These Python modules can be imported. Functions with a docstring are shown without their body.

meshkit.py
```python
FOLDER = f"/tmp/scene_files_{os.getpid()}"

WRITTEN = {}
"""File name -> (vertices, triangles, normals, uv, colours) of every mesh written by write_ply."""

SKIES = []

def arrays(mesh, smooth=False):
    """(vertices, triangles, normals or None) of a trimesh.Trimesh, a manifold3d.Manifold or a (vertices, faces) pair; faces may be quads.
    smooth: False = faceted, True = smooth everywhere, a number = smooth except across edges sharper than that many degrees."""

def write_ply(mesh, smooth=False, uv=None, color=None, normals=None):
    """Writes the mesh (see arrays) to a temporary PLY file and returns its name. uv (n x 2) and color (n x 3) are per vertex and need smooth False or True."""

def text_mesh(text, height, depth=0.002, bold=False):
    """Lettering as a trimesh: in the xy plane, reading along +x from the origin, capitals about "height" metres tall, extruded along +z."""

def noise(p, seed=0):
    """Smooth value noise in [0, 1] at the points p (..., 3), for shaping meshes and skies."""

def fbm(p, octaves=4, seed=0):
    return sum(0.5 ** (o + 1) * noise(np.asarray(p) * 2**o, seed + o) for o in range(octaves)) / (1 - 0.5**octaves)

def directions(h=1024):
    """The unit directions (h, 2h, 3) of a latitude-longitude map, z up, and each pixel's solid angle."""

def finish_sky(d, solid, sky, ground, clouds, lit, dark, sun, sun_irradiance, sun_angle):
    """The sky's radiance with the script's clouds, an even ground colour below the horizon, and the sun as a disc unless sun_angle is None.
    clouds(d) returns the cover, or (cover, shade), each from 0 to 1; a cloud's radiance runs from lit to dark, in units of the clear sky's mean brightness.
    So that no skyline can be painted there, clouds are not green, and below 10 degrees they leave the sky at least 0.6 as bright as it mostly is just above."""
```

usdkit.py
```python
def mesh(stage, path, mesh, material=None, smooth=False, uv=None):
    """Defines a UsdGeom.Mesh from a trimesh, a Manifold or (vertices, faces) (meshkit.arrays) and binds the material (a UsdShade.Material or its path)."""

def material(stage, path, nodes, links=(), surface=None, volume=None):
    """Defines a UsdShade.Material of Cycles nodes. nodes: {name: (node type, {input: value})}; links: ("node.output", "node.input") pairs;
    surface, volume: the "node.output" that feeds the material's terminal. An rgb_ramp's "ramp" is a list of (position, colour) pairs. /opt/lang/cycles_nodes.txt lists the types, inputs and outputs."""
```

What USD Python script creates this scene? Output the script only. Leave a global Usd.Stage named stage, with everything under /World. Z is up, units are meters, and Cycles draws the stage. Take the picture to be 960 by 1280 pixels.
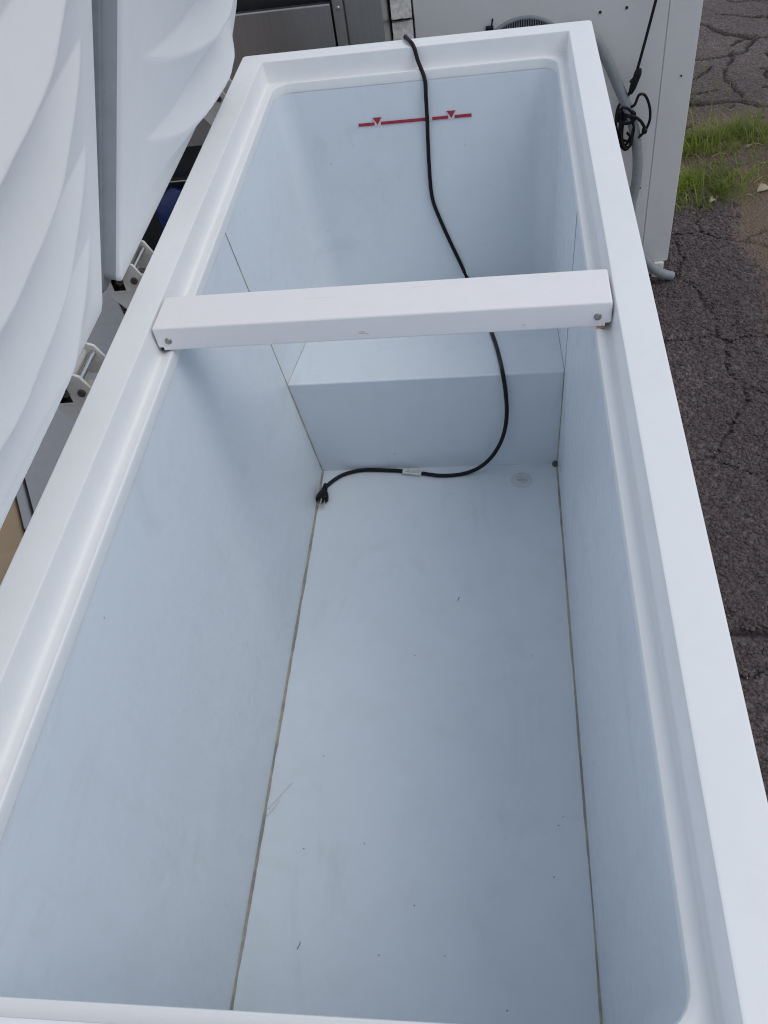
import math
import numpy as np
import trimesh
import manifold3d as m3
from shapely.geometry import Polygon
from pxr import Usd, UsdGeom, UsdLux, UsdShade, Gf, Sdf, Vt
import usdkit
import meshkit

stage = Usd.Stage.CreateInMemory()
UsdGeom.SetStageUpAxis(stage, UsdGeom.Tokens.z)
UsdGeom.SetStageMetersPerUnit(stage, 1.0)
world = UsdGeom.Xform.Define(stage, '/World')
stage.SetDefaultPrim(world.GetPrim())
UsdGeom.Scope.Define(stage, '/World/Looks')
L = '/World/Looks/'
RNG = np.random.default_rng(7)

# ------------------------------------------------------------------ camera
FOCAL_PX = 1066.37                      # for a picture 960 wide
CAM = np.array([0.17357946, -1.93708237, 1.58073433])
M = np.array([[0.98936475, 0.02551622, 0.14320026],
              [0.07564687, 0.75061903, -0.65639061],
              [-0.12423745, 0.66024238, 0.74070578]])
cam = UsdGeom.Camera.Define(stage, '/World/camera')
cam.CreateHorizontalApertureAttr(36.0)
cam.CreateVerticalApertureAttr(48.0)
cam.CreateFocalLengthAttr(36.0 * FOCAL_PX / 960)
cam.CreateClippingRangeAttr(Gf.Vec2f(0.05, 500))
cam.CreateExposureAttr(0.22)
g = np.eye(4)
g[:3, :3] = M.T
g[3, :3] = CAM
cam.AddTransformOp().Set(Gf.Matrix4d(*g.ravel().tolist()))

# ------------------------------------------------------------------ sky and sun (overcast)
SUN_EL, SUN_AZ = math.radians(57), math.radians(100)     # azimuth measured from +y towards +x
sun_dir = np.array([math.sin(SUN_AZ) * math.cos(SUN_EL), math.cos(SUN_AZ) * math.cos(SUN_EL), math.sin(SUN_EL)])
usdkit.material(stage, L + 'sky', {
    'tc': ('texture_coordinate', {}),
    'sky': ('sky_texture', {'sky_type': 'single_scattering', 'sun_disc': False, 'sun_elevation': SUN_EL, 'sun_rotation': SUN_AZ,
                            'air_density': 1.0, 'aerosol_density': 2.0}),
    'n': ('noise_texture', {'scale': 2.2, 'detail': 6, 'roughness': 0.55}),
    'r': ('rgb_ramp', {'ramp': [(0.0, (0.45, 0.45, 0.45)), (0.45, (0.7, 0.7, 0.7)), (1.0, (0.95, 0.95, 0.95))]}),
    'c': ('color', {'value': (6.1, 6.75, 7.75)}),
    'm': ('mix', {'mix_type': 'mix'}),
    'b': ('background_shader', {'strength': 0.085}),
}, [('tc.generated', 'n.vector'), ('n.fac', 'r.fac'), ('r.color', 'm.fac'), ('sky.color', 'm.color1'), ('c.color', 'm.color2'),
    ('m.color', 'b.color')], surface='b.background')
dome = UsdLux.DomeLight.Define(stage, '/World/sky')
UsdShade.MaterialBindingAPI.Apply(dome.GetPrim()).Bind(UsdShade.Material.Get(stage, L + 'sky'))
dome.GetPrim().SetCustomDataByKey('kind', 'structure')
sun = UsdLux.DistantLight.Define(stage, '/World/sun')
sun.CreateIntensityAttr(0.22)
sun.CreateAngleAttr(40.0)
sun.CreateColorAttr(Gf.Vec3f(1.0, 0.96, 0.9))
sun.GetPrim().CreateAttribute('inputs:normalize', Sdf.ValueTypeNames.Bool).Set(True)
z = sun_dir
x = np.cross([0, 0, 1.0], z); x /= np.linalg.norm(x)
y = np.cross(z, x)
g = np.eye(4); g[0, :3], g[1, :3], g[2, :3] = x, y, z
UsdGeom.Xformable(sun).AddTransformOp().Set(Gf.Matrix4d(*g.ravel().tolist()))


# ------------------------------------------------------------------ helpers
def numbered(path):
    if not stage.GetPrimAtPath(path):
        return path
    k = 1
    while stage.GetPrimAtPath(f'{path}_{k:03d}'):
        k += 1
    return f'{path}_{k:03d}'


def tag(prim, label=None, cat=None, group=None, kind=None):
    for k, v in (('label', label), ('category', cat), ('group', group), ('kind', kind)):
        if v:
            prim.SetCustomDataByKey(k, v)
    return prim


def thing(name, label, cat, loc=(0, 0, 0), rot=(0, 0, 0), group=None):
    xf = UsdGeom.Xform.Define(stage, numbered('/World/' + name))
    xf.AddTranslateOp().Set(Gf.Vec3d(*map(float, loc)))
    xf.AddRotateXYZOp().Set(Gf.Vec3f(*map(float, rot)))
    return tag(xf.GetPrim(), label, cat, group)


def obj(name, mesh, mat, parent=None, smooth=30, label=None, loc=None, rot=None):
    base = str(parent.GetPath()) if parent is not None else '/World'
    if isinstance(mesh, (list,)):
        mesh = cat(mesh)
    m = usdkit.mesh(stage, numbered(base + '/' + name), mesh, L + mat, smooth=smooth)
    if loc is not None:
        m.AddTranslateOp().Set(Gf.Vec3d(*map(float, loc)))
    if rot is not None:
        m.AddRotateXYZOp().Set(Gf.Vec3f(*map(float, rot)))
    if label:
        m.GetPrim().SetCustomDataByKey('label', label)
    return m.GetPrim()


def tm(mf):
    if isinstance(mf, trimesh.Trimesh):
        return mf
    mm = mf.to_mesh()
    return trimesh.Trimesh(mm.vert_properties[:, :3], mm.tri_verts, process=False)


def cat(ms):
    return trimesh.util.concatenate([tm(m) for m in ms])


def rbox(lo, hi, r=0.004, seg=8):
    """Box with rounded edges between two corners."""
    lo, hi = np.array(lo, float), np.array(hi, float)
    r = min(r, (hi - lo).min() / 2.001)
    s = m3.Manifold.sphere(r, seg)
    pts = [s.translate([lo[0] + r if i else hi[0] - r, lo[1] + r if j else hi[1] - r, lo[2] + r if k else hi[2] - r])
           for i in (0, 1) for j in (0, 1) for k in (0, 1)]
    return tm(m3.Manifold.batch_hull(pts))


def box(lo, hi):
    lo, hi = np.array(lo, float), np.array(hi, float)
    b = trimesh.creation.box(hi - lo)
    b.apply_translation((lo + hi) / 2)
    return b


def spline(pts, n=12):
    """Catmull-Rom through the points."""
    p = np.array(pts, float)
    p = np.vstack([2 * p[0] - p[1], p, 2 * p[-1] - p[-2]])
    out = []
    for i in range(1, len(p) - 2):
        a, b, c, d = p[i - 1], p[i], p[i + 1], p[i + 2]
        # centripetal-ish: plain uniform is enough here
        for t in np.linspace(0, 1, n, endpoint=False):
            out.append(0.5 * ((2 * b) + (-a + c) * t + (2 * a - 5 * b + 4 * c - d) * t ** 2 + (-a + 3 * b - 3 * c + d) * t ** 3))
    out.append(p[-2])
    return np.array(out)


def tube(path, r, seg=10, caps=True):
    """Round tube along a polyline; r a number or one per point."""
    p = np.array(path, float)
    r = np.broadcast_to(np.asarray(r, float), (len(p),))
    t = np.gradient(p, axis=0)
    t /= np.maximum(np.linalg.norm(t, axis=1, keepdims=True), 1e-9)
    up = np.array([0, 0, 1.0]) if abs(t[0][2]) < 0.9 else np.array([1.0, 0, 0])
    nrm = np.cross(t[0], up); nrm /= np.linalg.norm(nrm)
    rings = []
    a = np.linspace(0, 2 * np.pi, seg, endpoint=False)
    for i in range(len(p)):
        nrm = nrm - t[i] * (nrm @ t[i]); nrm /= np.linalg.norm(nrm)
        b = np.cross(t[i], nrm)
        rings.append(p[i] + r[i] * (np.cos(a)[:, None] * nrm + np.sin(a)[:, None] * b))
    v = np.vstack(rings)
    f = []
    for i in range(len(p) - 1):
        for k in range(seg):
            q, w = i * seg + k, i * seg + (k + 1) % seg
            f += [[q, w, w + seg], [q, w + seg, q + seg]]
    if caps:
        v = np.vstack([v, p[:1], p[-1:]])
        n0, n1 = len(v) - 2, len(v) - 1
        e = (len(p) - 1) * seg
        for k in range(seg):
            f += [[n0, (k + 1) % seg, k], [n1, e + k, e + (k + 1) % seg]]
    return trimesh.Trimesh(v, np.array(f), process=False)


def ring(x0, x1, y0, y1, zz, r, n=7):
    """Counter-clockwise rounded rectangle as 3-D points, the same number each time."""
    pts = []
    for cx, cy, a0 in ((x1 - r, y1 - r, 0), (x0 + r, y1 - r, 90), (x0 + r, y0 + r, 180), (x1 - r, y0 + r, 270)):
        for a in np.linspace(0, 90, n):
            t = math.radians(a0 + a)
            pts.append((cx + r * math.cos(t), cy + r * math.sin(t), zz))
    return np.array(pts)


def loft(rings, close=False):
    n = len(rings[0])
    v = np.vstack(rings)
    f = []
    m = len(rings)
    for i in range(m if close else m - 1):
        j = (i + 1) % m
        for k in range(n):
            a, b = i * n + k, i * n + (k + 1) % n
            c, d = j * n + k, j * n + (k + 1) % n
            f += [[a, b, d], [a, d, c]]
    return trimesh.Trimesh(v, np.array(f), process=False)


def polymesh(pts2, h, frame):
    """Polygon extruded by h; frame maps (x, y, z) rows to the world."""
    e = trimesh.creation.extrude_polygon(Polygon(pts2), h, engine='earcut')
    e.vertices = frame(e.vertices)
    return e


# ------------------------------------------------------------------ materials
def paint(name, col, rough=0.4, grime=(0.5, 0.47, 0.4), amount=0.12, bump=0.00025, wave=0.0012, spec=0.5, scale=1.0, speck=0.0):
    """Painted or moulded surface: uneven tone, faint grime, slight orange-peel and sheet waviness."""
    nodes = {
        'g': ('geometry', {}),
        'n1': ('noise_texture', {'scale': 3.0 * scale, 'detail': 6, 'roughness': 0.6}),
        'n2': ('noise_texture', {'scale': 26.0 * scale, 'detail': 8, 'roughness': 0.7}),
        'n3': ('noise_texture', {'scale': 420.0, 'detail': 2}),
        'n4': ('noise_texture', {'scale': 5.0, 'detail': 1}),
        'mm': ('math', {'math_type': 'multiply'}),
        'r': ('map_range', {'from_min': 0.22, 'from_max': 0.55, 'to_min': 0.0, 'to_max': amount, 'clamp': True}),
        'mx': ('mix_color', {'a': col, 'b': grime}),
        'rr': ('map_range', {'from_min': 0.3, 'from_max': 0.7, 'to_min': rough - 0.07, 'to_max': rough + 0.1, 'clamp': True}),
        'b1': ('bump', {'strength': 0.5, 'distance': bump}),
        'b2': ('bump', {'strength': 0.6, 'distance': wave}),
        'p': ('principled_bsdf', {'specular_ior_level': spec}),
    }
    links = [('g.position', 'n1.vector'), ('g.position', 'n2.vector'), ('g.position', 'n3.vector'), ('g.position', 'n4.vector'),
             ('n1.fac', 'mm.value1'), ('n2.fac', 'mm.value2'), ('mm.value', 'r.value'), ('r.result', 'mx.fac'),
             ('n2.fac', 'rr.value'), ('rr.result', 'p.roughness'),
             ('n4.fac', 'b2.height'), ('n3.fac', 'b1.height'), ('b2.normal', 'b1.normal'), ('b1.normal', 'p.normal')]
    if speck:
        nodes.update({
            'v': ('voronoi_texture', {'scale': 30.0, 'randomness': 1.0}),
            'vs': ('separate_color', {}),
            'vd': ('math', {'math_type': 'less_than', 'value2': 0.055}),
            'vr': ('math', {'math_type': 'less_than', 'value2': 0.10}),
            'vm': ('math', {'math_type': 'multiply'}),
            'vk': ('math', {'math_type': 'multiply', 'value2': speck}),
            'ms': ('mix_color', {'b': (0.12, 0.105, 0.085)}),
        })
        nodes.update({
            'sp': ('mapping', {'scale': (3.0, 1.1, 3.0), 'rotation': (0.0, 0.0, 0.5)}),
            'sn': ('noise_texture', {'scale': 2.6, 'detail': 9, 'roughness': 0.68, 'distortion': 0.8}),
            'sr': ('map_range', {'from_min': 0.56, 'from_max': 0.74, 'to_min': 0.0, 'to_max': 0.24, 'clamp': True}),
            'sx': ('mix_color', {'b': (0.40, 0.40, 0.39)}),
            'wp': ('mapping', {'scale': (14.0, 14.0, 1.3)}),
            'wn': ('noise_texture', {'scale': 1.0, 'detail': 7, 'roughness': 0.7}),
            'wr': ('map_range', {'from_min': 0.55, 'from_max': 0.8, 'to_min': 0.0, 'to_max': 0.16, 'clamp': True}),
            'wx': ('mix_color', {'b': (0.44, 0.44, 0.42)}),
        })
        links += [('g.position', 'sp.vector'), ('sp.vector', 'sn.vector'), ('sn.fac', 'sr.value'), ('sr.result', 'sx.fac'), ('mx.result', 'sx.a'),
                  ('g.position', 'wp.vector'), ('wp.vector', 'wn.vector'), ('wn.fac', 'wr.value'), ('wr.result', 'wx.fac'), ('sx.result', 'wx.a')]
        links += [('g.position', 'v.vector'), ('v.distance', 'vd.value1'), ('v.color', 'vs.color'), ('vs.r', 'vr.value1'),
                  ('vd.value', 'vm.value1'), ('vr.value', 'vm.value2'), ('vm.value', 'vk.value1'), ('vk.value', 'ms.fac'),
                  ('wx.result', 'ms.a'), ('ms.result', 'p.base_color')]
    else:
        links += [('mx.result', 'p.base_color')]
    usdkit.material(stage, L + name, nodes, links, surface='p.BSDF')


def plain(name, col, rough=0.5, metallic=0.0, var=0.25, scale=40.0, bump=0.0006, spec=0.5):
    usdkit.material(stage, L + name, {
        'g': ('geometry', {}),
        'n': ('noise_texture', {'scale': scale, 'detail': 6, 'roughness': 0.65}),
        'r': ('map_range', {'from_min': 0.25, 'from_max': 0.75, 'to_min': 0.0, 'to_max': 1.0, 'clamp': True}),
        'm': ('mix_color', {'a': tuple(np.array(col) * (1 - var)), 'b': tuple(np.array(col) * (1 + var))}),
        'q': ('map_range', {'from_min': 0.25, 'from_max': 0.75, 'to_min': max(rough - 0.1, 0.03), 'to_max': rough + 0.1, 'clamp': True}),
        'b': ('bump', {'strength': 0.6, 'distance': bump}),
        'p': ('principled_bsdf', {'metallic': metallic, 'specular_ior_level': spec}),
    }, [('g.position', 'n.vector'), ('n.fac', 'r.value'), ('r.result', 'm.fac'), ('m.result', 'p.base_color'), ('n.fac', 'q.value'),
        ('q.result', 'p.roughness'), ('n.fac', 'b.height'), ('b.normal', 'p.normal')], surface='p.BSDF')


paint('white_frame', (0.80, 0.81, 0.82), rough=0.40, grime=(0.50, 0.46, 0.38), amount=0.17, wave=0.0006)
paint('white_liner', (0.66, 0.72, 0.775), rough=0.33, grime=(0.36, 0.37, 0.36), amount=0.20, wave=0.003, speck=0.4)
paint('white_lid', (0.845, 0.855, 0.865), rough=0.45, amount=0.10, wave=0.0004)
paint('white_bar', (0.82, 0.80, 0.81), rough=0.38, grime=(0.55, 0.42, 0.36), amount=0.16, wave=0.0005)
paint('cream_panel', (0.60, 0.60, 0.60), rough=0.45, grime=(0.36, 0.32, 0.26), amount=0.3, wave=0.0025)
paint('hinge_white', (0.70, 0.69, 0.66), rough=0.4, grime=(0.35, 0.27, 0.18), amount=0.5, bump=0.0004)
paint('grey_cabinet_paint', (0.30, 0.30, 0.31), rough=0.45, grime=(0.2, 0.17, 0.13), amount=0.4)
plain('gasket_grey', (0.28, 0.30, 0.32), rough=0.6, var=0.12)
plain('edge_shade_grey', (0.42, 0.44, 0.47), rough=0.5, var=0.08)  # white lid sides, with their shade put into the colour
plain('faint_mark', (0.50, 0.475, 0.45), rough=0.6, var=0.25, scale=30)
plain('dark_gasket', (0.07, 0.075, 0.085), rough=0.6, var=0.2)
plain('black_rubber', (0.006, 0.006, 0.008), rough=0.45, var=0.3, scale=120, spec=0.25)
plain('void_black', (0.012, 0.012, 0.014), rough=0.5, var=0.3)
plain('screw_steel', (0.30, 0.29, 0.28), rough=0.35, metallic=0.9, var=0.2, scale=300)
plain('bolt_dark', (0.10, 0.085, 0.07), rough=0.5, metallic=0.5, var=0.3, scale=300)
plain('pin_steel', (0.62, 0.62, 0.61), rough=0.22, metallic=1.0, var=0.1, scale=200)
plain('sticker_red', (0.33, 0.026, 0.05), rough=0.5, var=0.12, scale=90)
plain('sticker_white', (0.72, 0.62, 0.66), rough=0.5, var=0.05)
plain('tag_white', (0.66, 0.66, 0.62), rough=0.5, var=0.06)
plain('tag_grey', (0.30, 0.30, 0.30), rough=0.6, var=0.2)
plain('hose_grey', (0.22, 0.24, 0.25), rough=0.5, var=0.15, scale=60)
plain('grille_wire', (0.10, 0.105, 0.11), rough=0.5, var=0.3)
plain('grille_back', (0.03, 0.03, 0.032), rough=0.8, var=0.3)
plain('cardboard', (0.34, 0.24, 0.15), rough=0.8, var=0.12, scale=25)
plain('blue_plastic', (0.004, 0.014, 0.08), rough=0.45, var=0.3)
plain('brass', (0.6, 0.55, 0.45), rough=0.3, metallic=1.0, var=0.1)
plain('drain_plastic', (0.58, 0.60, 0.62), rough=0.4, var=0.06)
plain('twig_dry', (0.34, 0.29, 0.20), rough=0.85, var=0.3, scale=90)
plain('concrete_block_stone', (0.72, 0.70, 0.66), rough=0.95, var=0.3, scale=70, bump=0.006)
plain('mortar_dark', (0.06, 0.055, 0.05), rough=0.95, var=0.4, scale=60, bump=0.004)
# rust and old sealant: browner in places
usdkit.material(stage, L + 'sealant', {
    'g': ('geometry', {}),
    'n': ('noise_texture', {'scale': 9.0, 'detail': 5, 'roughness': 0.7}),
    'r': ('rgb_ramp', {'ramp': [(0.0, (0.45, 0.46, 0.47)), (0.36, (0.24, 0.245, 0.25)), (0.46, (0.28, 0.27, 0.24)), (0.54, (0.40, 0.375, 0.30)), (0.62, (0.31, 0.29, 0.24)), (0.72, (0.22, 0.22, 0.22)), (1.0, (0.16, 0.16, 0.16))]}),
    'p': ('principled_bsdf', {'roughness': 0.75}),
}, [('g.position', 'n.vector'), ('n.fac', 'r.fac'), ('r.color', 'p.base_color')], surface='p.BSDF')
usdkit.material(stage, L + 'rust', {
    'g': ('geometry', {}),
    'n': ('noise_texture', {'scale': 90.0, 'detail': 6, 'roughness': 0.7}),
    'r': ('rgb_ramp', {'ramp': [(0.25, (0.60, 0.52, 0.45)), (0.45, (0.42, 0.24, 0.13)), (0.7, (0.20, 0.09, 0.04))]}),
    'p': ('principled_bsdf', {'roughness': 0.8}),
}, [('g.position', 'n.vector'), ('n.fac', 'r.fac'), ('r.color', 'p.base_color')], surface='p.BSDF')
# brushed stainless steel
usdkit.material(stage, L + 'stainless', {
    'g': ('geometry', {}),
    'mp': ('mapping', {'scale': (800.0, 800.0, 3.0)}),
    'n': ('noise_texture', {'scale': 1.0, 'detail': 3}),
    'n2': ('noise_texture', {'scale': 4.0, 'detail': 4}),
    'q': ('map_range', {'from_min': 0.3, 'from_max': 0.7, 'to_min': 0.29, 'to_max': 0.33, 'clamp': True}),
    'm': ('mix_color', {'a': (0.30, 0.285, 0.27), 'b': (0.42, 0.41, 0.40)}),
    'b': ('bump', {'strength': 0.5, 'distance': 0.008}),
    'p': ('principled_bsdf', {'metallic': 1.0}),
}, [('g.position', 'mp.vector'), ('mp.vector', 'n.vector'), ('g.position', 'n2.vector'), ('n.fac', 'q.value'), ('q.result', 'p.roughness'),
    ('n2.fac', 'm.fac'), ('m.result', 'p.base_color'), ('n2.fac', 'b.height'), ('b.normal', 'p.normal')], surface='p.BSDF')
# worn asphalt with brown silt, aggregate and dirty cracks (the crack attribute comes with the mesh)
usdkit.material(stage, L + 'asphalt', {
    'g': ('geometry', {}),
    'cr': ('attribute', {'attribute': 'crack'}),
    'si': ('attribute', {'attribute': 'silt'}),
    'n1': ('noise_texture', {'scale': 2.3, 'detail': 6, 'roughness': 0.6}),
    'n2': ('noise_texture', {'scale': 85.0, 'detail': 8, 'roughness': 0.72}),
    'v': ('voronoi_texture', {'scale': 120.0}),
    'v2': ('voronoi_texture', {'scale': 120.0}),
    'vs': ('separate_color', {}),
    'vt': ('map_range', {'from_min': 0.80, 'from_max': 0.99, 'to_min': 0.0, 'to_max': 0.75, 'clamp': True}),
    'r1': ('rgb_ramp', {'ramp': [(0.3, (0.095, 0.070, 0.074)), (0.5, (0.150, 0.113, 0.118)), (0.7, (0.215, 0.168, 0.170))]}),
    'r2': ('rgb_ramp', {'ramp': [(0.36, (0.16, 0.15, 0.15)), (0.50, (0.8, 0.8, 0.8)), (0.66, (1.7, 1.7, 1.7))]}),
    'mu': ('mix_color', {'blend_type': 'multiply', 'fac': 1.0, 'use_clamp': False}),
    'st': ('mix_color', {'b': (0.17, 0.16, 0.15)}),
    'sc': ('rgb_ramp', {'ramp': [(0.3, (0.16, 0.105, 0.066)), (0.7, (0.28, 0.195, 0.125))]}),
    'sm': ('mix_color', {}),
    'cm': ('mix_color', {'b': (0.014, 0.011, 0.009)}),
    'h1': ('math', {'math_type': 'multiply', 'value2': 0.8}),
    'hh': ('math', {'math_type': 'subtract'}),
    'b': ('bump', {'strength': 1.0, 'distance': 0.018}),
    'p': ('principled_bsdf', {'roughness': 0.6, 'specular_ior_level': 0.5}),
}, [('g.position', 'n1.vector'), ('g.position', 'n2.vector'), ('g.position', 'v.vector'), ('g.position', 'v2.vector'), ('v2.color', 'vs.color'), ('vs.g', 'vt.value'),
    ('n1.fac', 'r1.fac'), ('n2.fac', 'r2.fac'), ('r1.color', 'mu.a'), ('r2.color', 'mu.b'), ('mu.result', 'st.a'), ('vt.result', 'st.fac'),
    ('n2.fac', 'sc.fac'), ('st.result', 'sm.a'), ('sc.color', 'sm.b'), ('si.fac', 'sm.fac'), ('sm.result', 'cm.a'), ('cr.fac', 'cm.fac'), ('cm.result', 'p.base_color'),
    ('v.distance', 'h1.value1'), ('n2.fac', 'hh.value1'), ('h1.value', 'hh.value2'), ('hh.value', 'b.height'), ('b.normal', 'p.normal')], surface='p.BSDF')
usdkit.material(stage, L + 'grass_blade', {
    'a': ('geometry', {}),
    'n': ('noise_texture', {'scale': 7.0, 'detail': 4}),
    'r': ('rgb_ramp', {'ramp': [(0.15, (0.12, 0.17, 0.025)), (0.36, (0.34, 0.40, 0.06)), (0.52, (0.54, 0.53, 0.14)), (0.66, (0.68, 0.58, 0.32))]}),
    'w': ('mix_float', {'fac': 0.55}),
    'p': ('principled_bsdf', {'roughness': 0.55}),
    't': ('translucent_bsdf', {}),
    'm': ('mix_closure', {'fac': 0.45}),
}, [('a.position', 'n.vector'), ('n.fac', 'w.a'), ('a.random_per_island', 'w.b'), ('w.result', 'r.fac'), ('r.color', 'p.base_color'), ('r.color', 't.color'), ('p.BSDF', 'm.closure1'), ('t.BSDF', 'm.closure2')],
    surface='m.closure')

# ------------------------------------------------------------------ the ground: one sheet
def axis(lo, hi, step, far):
    mid = np.arange(lo, hi + step / 2, step)
    grow, d, left, right = step, step, [], []
    a, b = lo, hi
    while b < far:
        d *= 1.35
        a -= d; b += d
        left.append(a); right.append(b)
    return np.concatenate([left[::-1], mid, right])


gx, gy = axis(0.25, 1.75, 0.0085, 70), axis(-1.2, 3.4, 0.0085, 70)
GX, GY = np.meshgrid(gx, gy)
P3 = np.stack([GX, GY, np.zeros_like(GX)], -1).reshape(-1, 3)
near = np.clip(1.3 - np.hypot(np.maximum(np.abs(GX - 1.0) - 0.75, 0), np.maximum(np.abs(GY - 1.1) - 2.3, 0)) / 1.5, 0, 1).ravel()
wx = P3[:, 0] + 0.11 * (meshkit.fbm(P3 * 5.0, seed=3)) + 0.02 * meshkit.fbm(P3 * 26.0, seed=4)
wy = P3[:, 1] + 0.11 * (meshkit.fbm(P3 * 5.0, seed=5)) + 0.02 * meshkit.fbm(P3 * 26.0, seed=6)
from scipy.spatial import cKDTree


def cells(seed, n, box_, keep=1.0):
    r = np.random.default_rng(seed)
    pts = np.stack([r.uniform(box_[0], box_[1], n), r.uniform(box_[2], box_[3], n)], 1)
    d, i = cKDTree(pts).query(np.stack([wx, wy], 1), k=2)
    a, b = pts[i[:, 0]], pts[i[:, 1]]
    h_ = np.modf(np.abs(np.sin(np.minimum(i[:, 0], i[:, 1]) * 12.9898 + np.maximum(i[:, 0], i[:, 1]) * 78.233) * 43758.5453))[0]
    return np.where(h_ < keep, 0, 1.0) + (d[:, 1] ** 2 - d[:, 0] ** 2) / (2 * np.maximum(np.linalg.norm(a - b, axis=1), 1e-6))


edge = np.minimum(cells(21, 60, (-0.2, 2.4, 0.9, 4.0), .6), cells(22, 500, (-0.2, 2.4, 0.9, 4.0), .30) * 1.4)
amp = 0.5 + 0.5 * np.clip(meshkit.fbm(P3 * 2.5, seed=9) * 2.2 + 0.35, -1, 1)
crack = np.clip(1.25 - edge / (0.005 + .008 * np.clip(meshkit.fbm(P3 * 9, seed=31) + .4, 0, 1)), 0, 1) * np.clip((P3[:, 1] - 1.1) / 0.3, 0, 1) * np.clip((amp - .30) * 4, 0, 1)
edge2 = cells(5, 34, (0.2, 2.2, -1.4, 1.2))
crack2 = np.clip(1.1 - edge2 / 0.006, 0, 1) * np.clip((1.0 - P3[:, 1]) / 0.3, 0, 1) * np.clip((amp - 0.62) * 5, 0, 1) * 0.7
crack = np.maximum(crack, crack2) * near
joint = np.clip(1.3 - np.abs(P3[:, 1] + 0.90 + 0.003 * meshkit.fbm(P3 * 12, seed=2)) / 0.010, 0, 1) * near
crack = np.maximum(crack, joint * 0.9)
fb = meshkit.fbm(P3 * 3.2, seed=12)
silt = np.clip((P3[:, 0] - (0.84 + 0.12 * fb)) * 8, 0, 1) * np.clip((P3[:, 1] + 0.45 + 0.4 * fb) * 3.0, 0, 1) * np.clip((1.15 - P3[:, 1]) * 5, 0, 1)
silt = np.maximum(silt, 0.75 * np.clip(1 - np.abs(P3[:, 1] - 1.35 + 0.2 * fb) / 0.45, 0, 1))
silt = np.maximum(silt, 0.16 * np.clip((P3[:, 1] - 1.2) * 2, 0, 1))
silt = np.clip(silt * (0.55 + 0.9 * (meshkit.fbm(P3 * 14, seed=14) + 0.35)), 0, 0.9) * near
relief = (0.006 * meshkit.fbm(P3 * 4.5, seed=1) + 0.0060 * meshkit.fbm(P3 * 30, seed=8)) * near
P3[:, 2] = relief - 0.011 * crack
ny, nx = GX.shape
idx = np.arange(nx * ny).reshape(ny, nx)
q = np.stack([idx[:-1, :-1].ravel(), idx[:-1, 1:].ravel(), idx[1:, 1:].ravel(), idx[1:, :-1].ravel()], 1)
ground = usdkit.mesh(stage, '/World/ground', (P3, q), L + 'asphalt', smooth=True)
api = UsdGeom.PrimvarsAPI(ground)
for nm, val in (('crack', crack), ('silt', silt)):
    api.CreatePrimvar(nm, Sdf.ValueTypeNames.FloatArray, 'vertex').Set(Vt.FloatArray.FromNumpy(val.astype(np.float32)))
tag(ground.GetPrim(), 'dark purplish cracked asphalt yard with brown silt beside the freezer', 'asphalt', kind='structure')

# ------------------------------------------------------------------ chest freezer
H = 0.90
A0, A1, A3 = 0.37, 0.3207, 0.2965
B1, B3, LEN = 0.047, 0.0677, 1.8705
Z1, Z3 = H - 0.0437, H - 0.0396
FZ = H - 0.6615                  # floor of the tub
AL, AR = 0.2351, 0.283           # floor edges left and right
YS, HZ = -0.6199, FZ + 0.2525    # front and top of the raised step
YB, ZB = -0.145, 0.392           # foot of the far wall, where the step's sloping top meets it
freezer = thing('chest_freezer', 'long white chest freezer standing open with both lids raised, foreground', 'chest freezer')



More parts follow.
